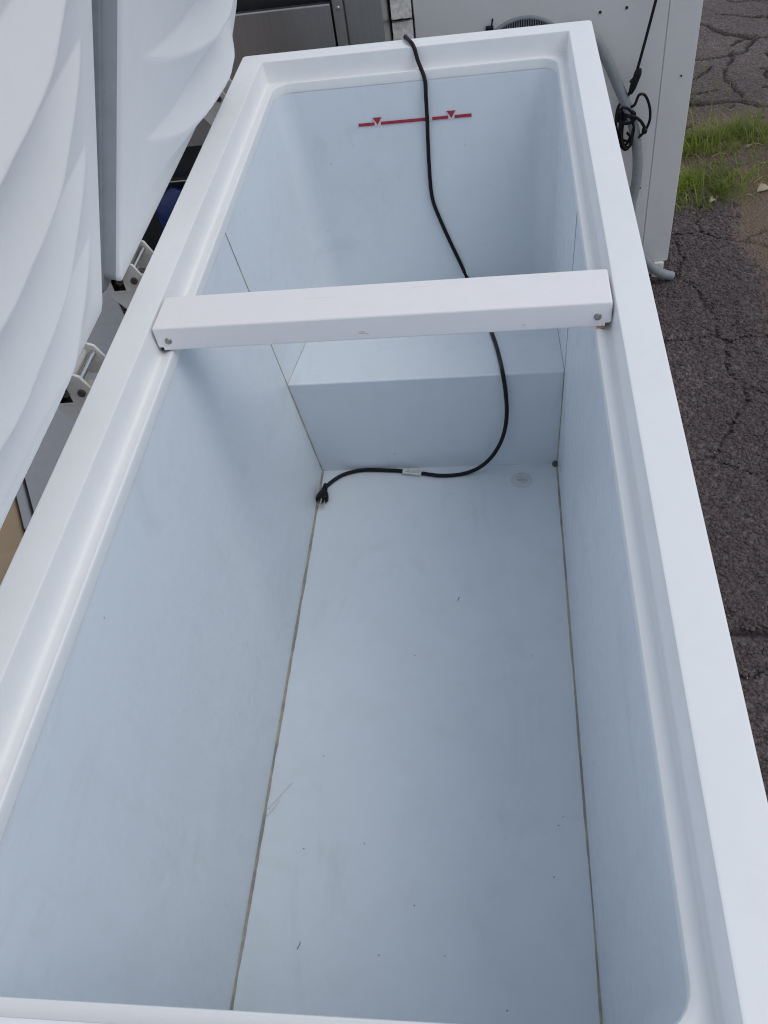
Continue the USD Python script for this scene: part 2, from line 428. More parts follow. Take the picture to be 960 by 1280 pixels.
def far_y(zz):
    return -B3 - .004 + (YB + B3 + .004) * max(0.0, (0.84 - zz) / (0.84 - ZB))


def top_z(yy):
    return HZ + (ZB - HZ) * (yy - YS) / (YB - YS)


rings = [ring(-A0 + .016, A0 - .016, -LEN + .016, -.016, H - .055, .012),
         ring(-A0 + .002, A0 - .002, -LEN + .002, -.002, H - .055, .010),
         ring(-A0, A0, -LEN, 0, H - .050, .009),
         ring(-A0, A0, -LEN, 0, H - .0035, .008),
         ring(-A0 + .001, A0 - .001, -LEN + .001, -.001, H - .001, .008),
         ring(-A0 + .0035, A0 - .0035, -LEN + .0035, -.0035, H, .007),
         ring(-A1 - .003, A1 + .003, -LEN + B1 - .003, -B1 + .003, H, .004),
         ring(-A1 - .0008, A1 + .0008, -LEN + B1 - .0008, -B1 + .0008, H - .0008, .004),
         ring(-A1, A1, -LEN + B1, -B1, H - .003, .004),
         ring(-A1 + .003, A1 - .003, -LEN + B1 + .002, -B1 - .002, Z1 + .004, .006),
         ring(-A1 + .005, A1 - .005, -LEN + B1 + .004, -B1 - .004, Z1 + .0005, .008),
         ring(-A1 + .009, A1 - .009, -LEN + B1 + .007, -B1 - .007, Z1 - .0002, .012),
         ring(-A3 - .004, A3 + .004, -LEN + B3 - .004, -B3 + .004, Z3 + .0005, .034),
         ring(-A3 - .0012, A3 + .0012, -LEN + B3 - .0012, -B3 + .0012, Z3 - .0010, .036),
         ring(-A3, A3, -LEN + B3, -B3, Z3 - .004, .036),
         ring(-A3 - .001, A3 + .001, -LEN + B3 - .001, -B3 - .002, Z3 - .020, .037),
         ring(-A3 - .006, A3 + .006, -LEN + B3 - .004, -B3 + .002, Z3 - .0215, .040)]
obj('frame', loft(rings), 'white_frame', freezer, smooth=40)

# tub: walls in one moulding, the floor a sheet, the step a box
TOPZ = Z3 - .0195
r0 = (-A3 - .004, A3 + .004, -LEN + B3 - .004, -B3 + .0005)
wall_rings = []
for k in range(41):
    t = k / 40
    zz = TOPZ + (FZ - .004 - TOPZ) * t
    tl = (TOPZ - zz) / (TOPZ - FZ)
    far = far_y(zz)
    wall_rings.append(ring(r0[0] + (-AL - r0[0]) * tl, r0[1] + (AR - r0[1]) * tl, r0[2] + 0.055 * tl, far, zz, .0405 + .012 * min(t * 4, 1) - .015 * t, n=9))
walls = loft(wall_rings)
obj('inner_wall', walls, 'white_liner', freezer, smooth=40)
xl = lambda zz: r0[0] + (-AL - r0[0]) * (TOPZ - zz) / (TOPZ - FZ)
xr = lambda zz: r0[1] + (AR - r0[1]) * (TOPZ - zz) / (TOPZ - FZ)
obj('floor_panel', box((-AL - .01, -LEN + .08, FZ - .012), (AR + .01, YS + .01, FZ)), 'white_liner', freezer)
st_v = []
for yy in (YS, YB - .02):
    st_v += [(xl(FZ) - .004, yy, FZ - .006), (xr(FZ) + .004, yy, FZ - .006), (xr(HZ) + .004, yy, HZ), (xl(HZ) - .004, yy, HZ)]
hull = m3.Manifold.hull_points(np.array(st_v, float))
# soft nose on the step
st = m3.Manifold.batch_hull([m3.Manifold.cylinder(0.62, .0035, .0035, 20).rotate([0, 90, 0]).translate([-.30, YS + .0035, HZ - .0035]),
                             m3.Manifold.cube([.62, .03, .02], False).translate([-.30, YB, ZB - .026]),
                             m3.Manifold.cube([.62, .40, .004], False).translate([-.30, YS, FZ - .006])])
lo_, hi_ = m3.Manifold.hull_points(np.array([(xl(FZ - .01) - .003, YS - .1, FZ - .01), (xr(FZ - .01) + .003, YS - .1, FZ - .01), (xr(HZ + .01) + .003, YS - .1, HZ + .01), (xl(HZ + .01) - .003, YS - .1, HZ + .01),
                                             (xl(FZ - .01) - .003, 0, FZ - .01), (xr(FZ - .01) + .003, 0, FZ - .01), (xr(HZ + .01) + .003, 0, HZ + .01), (xl(HZ + .01) - .003, 0, HZ + .01)], float)), None
obj('step', tm(st ^ lo_), 'white_liner', freezer, smooth=35)


def bead(pts, w, seed, blobs=0.0):
    """Thin uneven bead of sealant along a seam."""
    p = np.array(pts, float)
    n = max(int(np.linalg.norm(np.diff(p, axis=0), axis=1).sum() / 0.006), 4)
    s = np.linspace(0, 1, n)
    k = np.linspace(0, 1, len(p))
    c = np.stack([np.interp(s, k, p[:, i]) for i in range(3)], 1)
    q = np.stack([s * 40, np.full(n, seed * 3.1), np.zeros(n)], 1)
    rr = w * (0.55 + 0.75 * np.clip(meshkit.fbm(q, seed=seed) + 0.4, 0, 1.2))
    big = np.clip(meshkit.fbm(q * 0.16, seed=seed + 9) * 3 - 0.15, 0, 1)
    rr = rr * (1 + blobs * big)
    return tube(c, rr, seg=6)


e = 0.0005
# seams: floor edges, step edges and the upright joints in the side walls
obj('seam', bead([(-AL, YS, FZ), (-AL, -LEN + .11, FZ)], .0009, 1, 2.6), 'sealant', freezer, label='stained grey brown sealant along the left edge of the floor')
obj('seam', bead([(AR, YS, FZ), (AR, -LEN + .11, FZ)], .0009, 4, 2.2), 'sealant', freezer, label='stained grey brown sealant along the right edge of the floor')
for sx, fx, sd in ((-1, xl, 2), (1, xr, 3)):
    obj('seam', bead([(fx(FZ), YS - .001, FZ), (fx(HZ), YS - .001, HZ)], .0015, sd + 10), 'sealant', freezer)
    obj('seam', bead([(fx(HZ), YS, HZ), (fx(ZB), YB, ZB)], .0011, sd + 20), 'sealant', freezer)
    obj('seam', bead([(fx(HZ), YS, HZ), (fx(TOPZ) , YS, TOPZ)], .0010 if sx < 0 else .0007, sd + 30), 'sealant', freezer)
obj('corner_gap', trimesh.creation.icosphere(2, .0075), 'dark_gasket', freezer, loc=(AR - .004, YS - .004, FZ + .002))
# loose sealant threads
thr = []
for yb_, sg, ln in ((-1.40, 1, .045), (-1.412, 1, .018)):
    p0 = np.array([-AL + .001, yb_, FZ + .001])
    thr.append(tube(spline([p0, p0 + [.012, .012, .002], p0 + [.012 + ln * .6, .018 + ln * .7, .0012]], 6), np.linspace(.0006, .0003, 13), 5))
for t_ in thr:
    obj('sealant_thread', t_, 'faint_mark', freezer)
# drain
dx, dy = 0.204, -0.667
lathe = trimesh.creation.revolve(np.array([(0, .0), (.0, .0012), (.006, .0015), (.0085, .004), (.0115, .004), (.0125, .0018), (.022, .0014), (.0235, 0)]), sections=40)
drain = obj('drain_flange', lathe, 'drain_plastic', freezer, loc=(dx, dy, FZ), smooth=30)
obj('drain_cap', cat([trimesh.creation.annulus(.0088, .0112, .004, sections=28), rbox((-.008, -.0012, 0), (.008, .0012, .004), .0006)]), 'drain_plastic', drain, loc=(0, 0, .0025))
# small marks of grit lying on the floor
gr = []
rg = np.random.default_rng(3)
for _ in range(12):
    px, py = rg.uniform(-.2, .26), rg.uniform(-1.7, -.68)
    s = rg.uniform(.0005, .0013)
    b = trimesh.creation.icosphere(1, s); b.vertices *= [1.4, 1, .6]; b.apply_translation((px, py, FZ + s * .4)); gr.append(b)
for (px, py, a) in ((-.15, -1.605, .8), (.075, -.98, .5)):
    gr.append(tube(spline([(px, py, FZ + .0008), (px + .004 * a, py + .007, FZ + .0008), (px + .003, py + .013 * a, FZ + .0008)], 5), .0007, 5))
obj('grit', cat(gr), 'tag_grey', freezer, smooth=False)
stage.GetPrimAtPath(str(freezer.GetPath()) + '/grit').SetCustomDataByKey('kind', 'stuff')

# outer cabinet below the frame
shell = loft([ring(-.352, .352, -LEN + .018, -.018, H - .056, .012), ring(-.352, .352, -LEN + .018, -.018, .10, .012), ring(-.33, .33, -LEN + .04, -.04, .085, .012)])
obj('cabinet', shell, 'white_frame', freezer, smooth=40)
for fx_ in (-.29, .29):
    for fy_ in (-.12, -LEN + .12):
        obj('foot', trimesh.creation.cylinder(.022, .092, sections=20), 'black_rubber', freezer, loc=(fx_, fy_, .045))

# cross bar between the two openings
BY0, BY1, BZ = -.9795, -.9015, .862
bar = tm(rbox((-A1 + .0035, BY0, BZ), (A1 - .0035, BY1, H + .0015), .0032, 12))
bar_m = m3.Manifold.batch_hull([m3.Manifold.sphere(.0032, 12).translate([sx * (A1 - .007), yy, zz]) for sx in (-1, 1) for yy in (BY0 + .0032, BY1 - .0032) for zz in (BZ + .0032, H - .0017)])
for sx in (-1, 1):    # folded corners are notched at both ends
    bar_m = bar_m - m3.Manifold.cube([.012, .1, .010], True).translate([sx * (A1 - .006), BY0, BZ + .002])
crossbar = obj('cross_bar', tm(bar_m), 'white_bar', freezer, smooth=30)
for sx, sxx in ((-1, -.2985), (1, .2985)):
    sc = trimesh.creation.revolve(np.array([(0, .0032), (.0025, .0030), (.0045, .0018), (.0052, 0)]), sections=20)
    s_ = obj('screw', sc, 'screw_steel', crossbar, loc=(sxx, BY0, .879), rot=(90, 0, 0))
rs = rbox((.298, BY0 - .0008, BZ - .0016), (A1 - .010, BY0 + .012, BZ + .0010), .0008)
obj('rusty_edge', rs, 'rust', crossbar, label='rusted lower right corner of the cross bar')
obj('end_bracket', rbox((-A1 + .0045, BY0 + .004, BZ - .003), (-A1 + .02, BY0 + .04, BZ - .0005), .001), 'dark_gasket', crossbar)

for (a0, a1, b0, b1) in ((-.020, .878, -.010, .872), (-.024, .875, -.016, .8735), (.20, .874, .203, .871)):
    obj('scratch', tube([(a0, BY0 - .0001, a1), (b0, BY0 - .0001, b1)], .0003, 4), 'rust', crossbar)
for (a0, a1, b0, b1) in ((-.10, -.93, -.06, -.928), (.05, -.918, .075, -.917)):
    obj('scratch', tube([(a0, a1, H + .0014), (b0, b1, H + .0014)], .0002, 4), 'faint_mark', crossbar)

# red load line sticker on the far wall
ws = np.array([0, far_y(.70) - far_y(.84), -.14]); ws /= np.linalg.norm(ws)         # down the wall
wn = np.array([0, -1, 0.0]); wn = np.cross([1.0, 0, 0], ws); wn = wn if wn[1] < 0 else -wn


def wallframe(v, zref=TOPZ, off=.0006):
    v = np.asarray(v, float)
    base = np.array([0, far_y(TOPZ), TOPZ])
    down = (TOPZ - v[:, 1:2]) / (-ws[2])
    return base + down * ws + v[:, :1] * [1.0, 0, 0] + (v[:, 2:3] + off) * wn


xa, xb, xt1, xt2 = -0.12712, 0.12012, -0.08424, 0.07588
zc = 0.76526
hw = .0032
sticker_back = polymesh([(xa, zc - hw - .001), (xb, zc - hw - .001), (xb, zc + hw + .001), (xa, zc + hw + .001)], .0003, wallframe)
stk = obj('load_line_sticker', sticker_back, 'sticker_white', freezer, smooth=False, label='red load line with two down arrows on the far inner wall')
segs = [(xa + .001, xt1 - .007), (xt1 + .007, xa + (xb - xa) * .615), (xa + (xb - xa) * .655, xt2 - .007), (xt2 + .007, xb - .001)]
for s0, s1 in segs:
    obj('red_line', polymesh([(s0, zc - hw), (s1, zc - hw), (s1, zc + hw), (s0, zc + hw)], .0003, lambda v: wallframe(v, off=.0012)), 'sticker_red', stk, smooth=False)
for xt in (xt1, xt2):
    obj('arrow_outline', polymesh([(xt - .0125, zc + .0125), (xt, zc - .0075), (xt + .0125, zc + .0125)], .0003, lambda v: wallframe(v, off=.0010)), 'sticker_white', stk, smooth=False)
    obj('arrow', polymesh([(xt - .0095, zc + .0125), (xt, zc - .0025), (xt + .0095, zc + .0125)], .0003, lambda v: wallframe(v, off=.0016)), 'sticker_red', stk, smooth=False)


# ---- lids: embossed inner panel, grey gasket, outer shell
def lid(y0, y1, x0, ang, crests, name_label):
    """Inner panel spans y0..y1 along the hinge and t up the lid."""
    a = math.radians(ang)
    u = np.array([math.sin(a), 0, math.cos(a)]); n = np.array([math.cos(a), 0, -math.sin(a)]); p0 = np.array([x0, 0, .925])
    tb, tt = -.022, .612
    W_, T_ = y1 - y0, tt - tb
    cl = lambda k: np.sort(np.unique(np.concatenate([np.linspace(0, 1, k), .012 * np.linspace(0, 1, 8) ** 1.5, 1 - .012 * np.linspace(0, 1, 8) ** 1.5])))
    vs, us = cl(230), cl(120)
    T = tb + vs * T_
    inset = np.zeros((len(T), 2))
    for i, t in enumerate(T):
        d = min(t - tb, tt - t)
        for side_, R in enumerate((.018, .105) if name_label == 'far' else (.05, .022)):
            if d < R:
                inset[i, side_] = R - math.sqrt(max(R * R - (R - d) ** 2, 0))
    S = np.array([[y0 + inset[i, 0] + (W_ - inset[i].sum()) * s for s in us] for i in range(len(T))])
    TT = np.repeat(T[:, None], len(us), 1)
    Hh = np.zeros_like(S)
    for cs, up in crests:
        cs, up = np.array(cs), np.array(up)
        o1, o2 = np.argsort(cs[:, 0]), np.argsort(up[:, 0])
        from scipy.interpolate import PchipInterpolator
        fc = PchipInterpolator(cs[o1, 0], cs[o1, 1]); fu = PchipInterpolator(up[o2, 0], up[o2, 1])
        lo, hi = max(cs[:, 0].min(), up[:, 0].min()), min(cs[:, 0].max(), up[:, 0].max())
        Sc = np.clip(S, lo, hi)
        w = np.maximum(fu(Sc) - fc(Sc), 0.0)
        end = np.clip((S - lo) / .012, 0, 1) * np.clip((hi - S) / .012, 0, 1)
        d = TT - fc(Sc)
        A = .48 * w
        ww = np.maximum(w, 1e-4)
        k = np.clip(d / ww, 0, 1)
        up_h = A * (1 - k)
        dn_h = A * np.clip(1 + d / np.maximum(.1225 - ww, .02), 0, 1)
        Hh = np.maximum(Hh, np.where(d >= 0, up_h, dn_h) * end)
    # rounded rim
    e_ = np.minimum(np.minimum(S - S[:, :1], S[:, -1:] - S), np.minimum(TT - tb, tt - TT))
    rr = .007
    rim = np.where(e_ < rr, -(rr - np.sqrt(np.maximum(rr * rr - (rr - np.minimum(e_, rr)) ** 2, 0))), 0)
    Hh = Hh * np.clip(e_ / .05, 0, 1) * np.clip((TT - tb) / .075, 0, 1)
    if name_label == 'far':
        Hh = Hh * np.clip((S[:, -1:] - S) / .20, 0, 1)
    Hh = Hh + rim
    V = p0 + S[..., None] * [0, 1.0, 0] + TT[..., None] * u + Hh[..., None] * n
    ny_, nx_ = S.shape
    idx_ = np.arange(nx_ * ny_).reshape(ny_, nx_)
    F = np.stack([idx_[:-1, :-1].ravel(), idx_[:-1, 1:].ravel(), idx_[1:, 1:].ravel(), idx_[1:, :-1].ravel()], 1)
    v = V.reshape(-1, 3)
    bd = np.concatenate([idx_[0, :], idx_[1:, -1], idx_[-1, -2::-1], idx_[-2:0:-1, 0]])
    bk = v[bd] - .034 * n + .0
    # sides drawn back to the shell
    v2 = np.vstack([v, v[bd], bk])
    o, m = len(v), len(bd)
    side = np.array([[o + i, o + m + i, o + m + (i + 1) % m, o + (i + 1) % m] for i in range(m)])
    panel = obj('lid', (v, F), 'white_lid', freezer, smooth=45, label=f'{name_label} raised lid, white inner panel with curved ridges')
    obj('shaded_edge', (v2[o:], side - o), 'edge_shade_grey', panel, smooth=45)  # sides of the white panel, painted grey as if in shade

    def slab(d0, d1, grow, gt, r):
        rg_ = []
        for dd, ins in ((d0, .003), (d0 - .003, 0), (d1 + .004, 0), (d1, .004)):
            q = ring(y0 - grow[0] + ins, y1 + grow[1] - ins, tb - gt + ins, tt + gt - ins, 0, r)
            rg_.append(p0 + q[:, :1] * [0, 1.0, 0] + q[:, 1:2] * u + dd * n)
        m_ = loft(rg_)
        k = len(rg_[0])
        c0, c1 = rg_[0].mean(0), rg_[-1].mean(0)
        vv = np.vstack([m_.vertices, [c0, c1]])
        ff = m_.faces.tolist()
        b0 = 3 * k
        for i in range(k):
            ff.append([len(vv) - 2, (i + 1) % k, i]); ff.append([len(vv) - 1, b0 + i, b0 + (i + 1) % k])
        return trimesh.Trimesh(vv, np.array(ff), process=False)
    obj('gasket', slab(-.0245, -.0385, (.006, .006), .026, .02), 'gasket_grey', panel, smooth=35)
    obj('outer_shell', slab(-.040, -.085, (.009, .009), .032, .02), 'white_lid', panel, smooth=35)


def far_crests():
    c1 = [(-.778, .280), (-.702, .249), (-.601, .215), (-.487, .187), (-.392, .173), (-.315, .175), (-.22, .205), (-.14, .245)]
    u1 = [(-.778, .280), (-.727, .269), (-.634, .252), (-.530, .240), (-.42, .240), (-.30, .250), (-.20, .258), (-.14, .2455)]
    c2 = [(-.765, .156), (-.655, .108), (-.541, .072), (-.414, .051), (-.312, .046), (-.225, .064), (-.162, .092), (-.098, .122)]
    u2 = [(-.765, .156), (-.674, .135), (-.580, .121), (-.466, .116), (-.376, .124), (-.281, .135), (-.201, .145), (-.098, .1225)]
    out = [(c1, u1), (c2, u2)]
    for k in (1, 2):
        out.append(([(a, b + .124 * k) for a, b in c1], [(a, b + .124 * k) for a, b in u1]))
    return out


def near_crests():
    c = [(-.974, .135), (-1.021, .106), (-1.084, .076), (-1.158, .046), (-1.245, .029), (-1.322, .022), (-1.42, .030), (-1.55, .060), (-1.66, .105), (-1.74, .140)]
    up = [(-.974, .135), (-1.034, .126), (-1.112, .115), (-1.199, .101), (-1.264, .095), (-1.33, .096), (-1.43, .104), (-1.55, .118), (-1.66, .132), (-1.74, .1405)]
    return [([(a, b + .1215 * k) for a, b in c], [(a, b + .1215 * k) for a, b in up]) for k in range(4)]


lid(-.872, -.004, -.385, 21.0, far_crests(), 'far')
lid(-1.80, -.929, -.394, 19.7, near_crests(), 'near')


# ---- hinges behind the frame
def hinge(yc, x=-.409, zt=.905):
    pl = []
    prof = [(-.046, -.036), (.022, -.036), (.026, -.012), (.016, .010), (-.004, .020), (-.046, .020)]   # (x, z) of a cheek

    def cheek(y_):
        e2 = trimesh.creation.extrude_polygon(Polygon(prof).buffer(-.002).buffer(.002, quad_segs=4), .0045, engine='earcut')
        e2.vertices = np.stack([x + e2.vertices[:, 0], y_ + e2.vertices[:, 2], zt - .014 + e2.vertices[:, 1]], 1)
        return e2
    pl += [cheek(yc - .036), cheek(yc + .0315)]
    pl.append(rbox((x - .032, yc - .036, zt - .05), (x - .006, yc + .036, zt - .012), .003))
    hb = obj('hinge', cat(pl), 'hinge_white', freezer, smooth=30)
    obj('hinge_pin', tube([(x + .012, yc - .034, zt - .014), (x + .012, yc + .034, zt - .014)], .0045, 14), 'pin_steel', hb)
    obj('barrel', tube([(x - .010, yc - .0315, zt - .012), (x - .010, yc + .0315, zt - .012)], .0125, 18), 'hinge_white', hb, smooth=40)
    for k in (-.010, .0145):
        b = trimesh.creation.cylinder(.0055, .004, sections=16)
        b.apply_transform(trimesh.transformations.rotation_matrix(math.pi / 2, [1, 0, 0]))
        b.apply_translation((x + k - .004, yc - .0375, zt - .030))
        obj('bolt', b, 'bolt_dark', hb)
    # lower leaf that tapers down towards the cabinet
    leaf = [(-.046, -.036), (.024, -.036), (.040, -.135), (.026, -.135)]
    e3 = trimesh.creation.extrude_polygon(Polygon(leaf), .05, engine='earcut')
    e3.vertices = np.stack([x + e3.vertices[:, 0], yc - .034 + e3.vertices[:, 2], zt - .014 + e3.vertices[:, 1]], 1)
    obj('hinge_leaf', e3, 'hinge_white', hb)


for yc in (-1.043, -.775, -.115, -1.70):
    hinge(yc)

# ------------------------------------------------------------------ power cord that hangs into the tub
up_ = np.array([0, 0, 1.0])
cord_pts = [
    (-0.03000, 0.02800, 0.62000), (-0.02200, 0.02200, 0.76000), (-0.01600, 0.01400, 0.86800), (-0.01450, 0.00400, 0.90200),
    (-0.01100, -0.01200, 0.90650), (-0.00200, -0.03400, 0.90600), (0.00600, -0.04700, 0.90100), (0.01224, -0.05700, 0.87681),
    (0.02510, -0.07370, 0.84369), (0.02504, -0.08667, 0.80800), (0.02416, -0.09142, 0.76615), (0.02097, -0.10291, 0.68300),
    (0.02188, -0.11527, 0.60232), (0.03644, -0.12368, 0.55019), (0.05861, -0.13334, 0.49009), (0.07843, -0.14184, 0.44023),
    (0.09548, -0.15417, 0.39833), (0.12754, -0.31070, 0.43099), (0.15402, -0.46333, 0.46279), (0.16651, -0.56540, 0.48403),
    (0.17144, -0.62330, 0.49650), (0.17597, -0.62990, 0.45492), (0.17727, -0.63590, 0.40066), (0.16883, -0.63990, 0.34469),
    (0.14761, -0.64190, 0.29405), (0.11745, -0.64190, 0.25670), (0.07892, -0.64735, 0.24300), (0.03383, -0.65019, 0.24300),
    (-0.00495, -0.64243, 0.24300), (-0.04959, -0.63313, 0.24300), (-0.10893, -0.62676, 0.24300), (-0.14859, -0.62620, 0.24300),
    (-0.18364, -0.63698, 0.24300), (-0.20683, -0.65557, 0.24300), (-0.22077, -0.67435, 0.24300),
]
cp = spline(cord_pts, 10)
keep = [0]
for i in range(1, len(cp)):
    if np.linalg.norm(cp[i] - cp[keep[-1]]) > .003:
        keep.append(i)
cp = cp[keep]
k5 = np.ones(5) / 5
for ax in range(3):
    cp[2:-2, ax] = np.convolve(cp[:, ax], k5, 'valid')
cord = thing('power_cord', 'black power cord draped over the far rim and down into the open freezer', 'power cord')
obj('cable', tube(cp, .0042, 12), 'black_rubber', cord)
# plug: tapered strain relief, moulded body and three prongs
pa, pb = np.array(cord_pts[-1]), np.array((-0.22246, -0.73807, 0.24850))
ax_ = pb - pa; ax_ /= np.linalg.norm(ax_)
sd = np.cross(ax_, up_); sd /= np.linalg.norm(sd); tp = np.cross(sd, ax_)
sec = [(-.004, .0046, .0046), (.010, .0052, .0052), (.0105, .0068, .006), (.014, .0068, .006), (.0145, .0055, .0052), (.018, .0072, .0065), (.026, .0115, .0085), (.036, .0135, .010), (.043, .0135, .010), (.045, .0125, .009)]
rr_ = []
for d_, w_, h_ in sec:
    t_ = np.linspace(0, 2 * np.pi, 20, endpoint=False)
    cx_ = np.sign(np.cos(t_)) * np.abs(np.cos(t_)) ** .75 * w_; cz_ = np.sign(np.sin(t_)) * np.abs(np.sin(t_)) ** .75 * h_
    rr_.append(pa + ax_ * d_ + np.outer(cx_, sd) + np.outer(cz_ + .004, tp))
pm = loft(rr_)
vv = np.vstack([pm.vertices, [rr_[-1].mean(0), rr_[0].mean(0)]]); ff = pm.faces.tolist()
for i in range(20):
    ff.append([len(vv) - 2, 180 + i, 180 + (i + 1) % 20]); ff.append([len(vv) - 1, (i + 1) % 20, i])
plug = obj('plug', trimesh.Trimesh(vv, np.array(ff), process=False), 'black_rubber', cord, smooth=50)
for sx_, hz_, rd in ((-.0064, .002, .0), (.0064, .002, .0), (0, .0075, .0024)):
    a_ = pa + ax_ * .045 + sd * sx_ + tp * (hz_ + .001)
    if rd:
        pr = tube([a_, a_ + ax_ * .017], [rd, rd * .8], 10)
    else:
        pr = rbox((-.0008, 0, -.0032), (.0008, .0165, .0032), .0006)
        pr.vertices = a_ + np.outer(pr.vertices[:, 0], sd) + np.outer(pr.vertices[:, 1], ax_) + np.outer(pr.vertices[:, 2], tp)
    obj('prong', pr, 'brass', plug)
# paper tag wrapped on the cord
t0, t1 = np.array((-0.05129, -0.63427, 0.24300)), np.array((-0.01023, -0.64220, 0.24300))
dt = (t1 - t0); ln = np.linalg.norm(dt); dt /= ln; sdt = np.cross(up_, dt)
tagm = rbox((0, -.0082, .0036), (ln, .0066, .0052), .0007)
wrap = tube([(0, 0, 0), (ln, 0, 0)], .0056, 14)


def tagframe(v):
    return t0 + np.outer(v[:, 0], dt) + np.outer(v[:, 1], sdt) + np.outer(v[:, 2], up_)


tagm = cat([tagm, wrap]); tagm.vertices = tagframe(tagm.vertices)
tg = obj('cord_tag', tagm, 'tag_white', cord, label='white paper tag folded round the cord')
ts = cat([trimesh.creation.extrude_polygon(Polygon([(.006, -.005), (.018, -.005), (.012, .005)]).difference(Polygon([(.0082, -.0037), (.0158, -.0037), (.012, .0026)])), .0004, engine='earcut'),
          box((.020, -.004, 0), (ln - .003, -.0032, .0004)), box((.020, -.001, 0), (ln - .004, -.0002, .0004)), box((.020, .002, 0), (ln - .003, .0028, .0004))])
ts.apply_translation((0, 0, .0053)); ts.vertices = tagframe(ts.vertices)
obj('tag_print', ts, 'tag_grey', tg, smooth=False)

# ------------------------------------------------------------------ cream cabinet standing at the far end
YP = .41
fridge = thing('freezer_cabinet', 'pale grey metal freezer cabinet with a round vent behind the far right corner', 'freezer cabinet')
fx0, fx1, ftop = -.028, .676, .93
body = rbox((fx0, YP, .055), (fx1, 2.05, ftop), .005, 12)
obj('body', body, 'cream_panel', fridge, smooth=35)
# the back sheet is screwed on in two pieces; the narrow one runs down the right
obj('side_strip', rbox((.597, YP - .003, .056), (fx1 - .002, YP + .01, ftop - .003), .0012), 'cream_panel', fridge)
obj('back_sheet', rbox((fx0 + .002, YP - .003, .056), (.5945, YP + .01, ftop - .003), .0012), 'cream_panel', fridge)
vc = np.array([.247, YP - .003, .662]); vr = .116
discs = trimesh.creation.cylinder(vr, .002, sections=56)
discs.apply_transform(trimesh.transformations.rotation_matrix(math.pi / 2, [1, 0, 0])); discs.apply_translation(vc - [0, .0012, 0])
vn = obj('vent', discs, 'grille_back', fridge, smooth=30)
tor = tube(np.array([vc + [vr * math.cos(t), -.003, vr * math.sin(t)] for t in np.linspace(0, 2 * math.pi, 64)]), .005, 8, caps=False)
obj('vent_ring', tor, 'hose_grey', vn)
wires = []
for k in range(1, 5):
    wires.append(tube(np.array([vc + [vr * k / 5 * math.cos(t), -.006, vr * k / 5 * math.sin(t)] for t in np.linspace(0, 2 * math.pi, 48)]), .0017, 6, caps=False))
for xw in np.arange(-vr + .004, vr, .0058):
    hh = math.sqrt(vr * vr - xw * xw)
    wires.append(tube([vc + [xw, -.0045, -hh], vc + [xw, -.0045, hh]], .0013, 5))
wp = obj('vent_wire', cat(wires), 'hose_grey', vn)
wp.SetCustomDataByKey('kind', 'stuff')
for hx, hz, r_ in ((.431, .771, .0035), (.494, .775, .0035), (.60 - .03, .30, .003), (.645, .60, .0025), (.52, .86, .0035)):
    h_ = trimesh.creation.cylinder(r_, .002, sections=14)
    h_.apply_transform(trimesh.transformations.rotation_matrix(math.pi / 2, [1, 0, 0])); h_.apply_translation((hx, YP - .0036, hz))
    obj('screw_hole', h_, 'void_black', fridge)
clip = cat([rbox((.150, YP - .016, .758), (.170, YP - .003, .768), .003), tube([(.165, YP - .01, .766), (.168, YP - .012, .785)], .0022, 6)])
obj('wire_clip', clip, 'black_rubber', fridge)
obj('bottom_plate', rbox((fx0 + .02, YP + .01, .0), (fx1 - .022, 2.03, .056), .003), 'cream_panel', fridge)
obj('foot', rbox((.632, YP - .012, .002), (.664, YP + .02, .055), .004), 'tag_white', fridge, label='small white foot under the right corner')

hose_pts = [(.33, .372, .745), (.40, .372, .735), (.437, .372, .695), (.489, .372, .593), (.528, .372, .505), (.547, .372, .43), (.553, .372, .345), (.545, .37, .27), (.548, .366, .20), (.572, .362, .135), (.606, .36, .085), (.645, .365, .045), (.688, .378, .020)]
hose = thing('drain_hose', 'grey flexible hose running down the pale cabinet to the ground', 'hose')
obj('tube', tube(spline(hose_pts, 12), .0135, 16), 'hose_grey', hose)
obj('hose_end', tube([(.683, .3765, .021), (.694, .380, .019)], .0105, 14), 'grille_back', hose)

# coiled black cord hanging on that cabinet
coil = thing('coiled_cord', 'black power cord hanging in a tied bundle on the pale cabinet', 'power cord')
yk = .372
obj('cable', tube(spline([(.585, .40, .93), (.572, .385, .86), (.558, .376, .80), (.541, yk, .71), (.526, yk, .632), (.516, yk, .592), (.505, yk, .562)], 10), .0036, 10), 'black_rubber', coil)
obj('plug', cat([tube(spline([(.531, yk - .006, .645), (.528, yk - .007, .63), (.519, yk - .008, .600), (.514, yk - .008, .585)], 5), np.interp(np.arange(16), [0, 4, 10, 15], [.0065, .0095, .0085, .005]), 10),
                 tube([(.521, yk - .006, .622), (.512, yk - .008, .612)], .0045, 8)]), 'black_rubber', coil)


def loop(c_, rx, rz, tilt, n_, seed, rad=.0036):
    r = np.random.default_rng(seed)
    t = np.linspace(0, 2 * np.pi, n_)
    x_ = rx * np.cos(t); z_ = rz * np.sin(t)
    pts = np.stack([c_[0] + x_ * math.cos(tilt) - z_ * math.sin(tilt), c_[1] + .008 * np.sin(t + seed) + r.normal(0, .001), c_[2] + x_ * math.sin(tilt) + z_ * math.cos(tilt)], 1)
    return tube(pts, rad, 8)


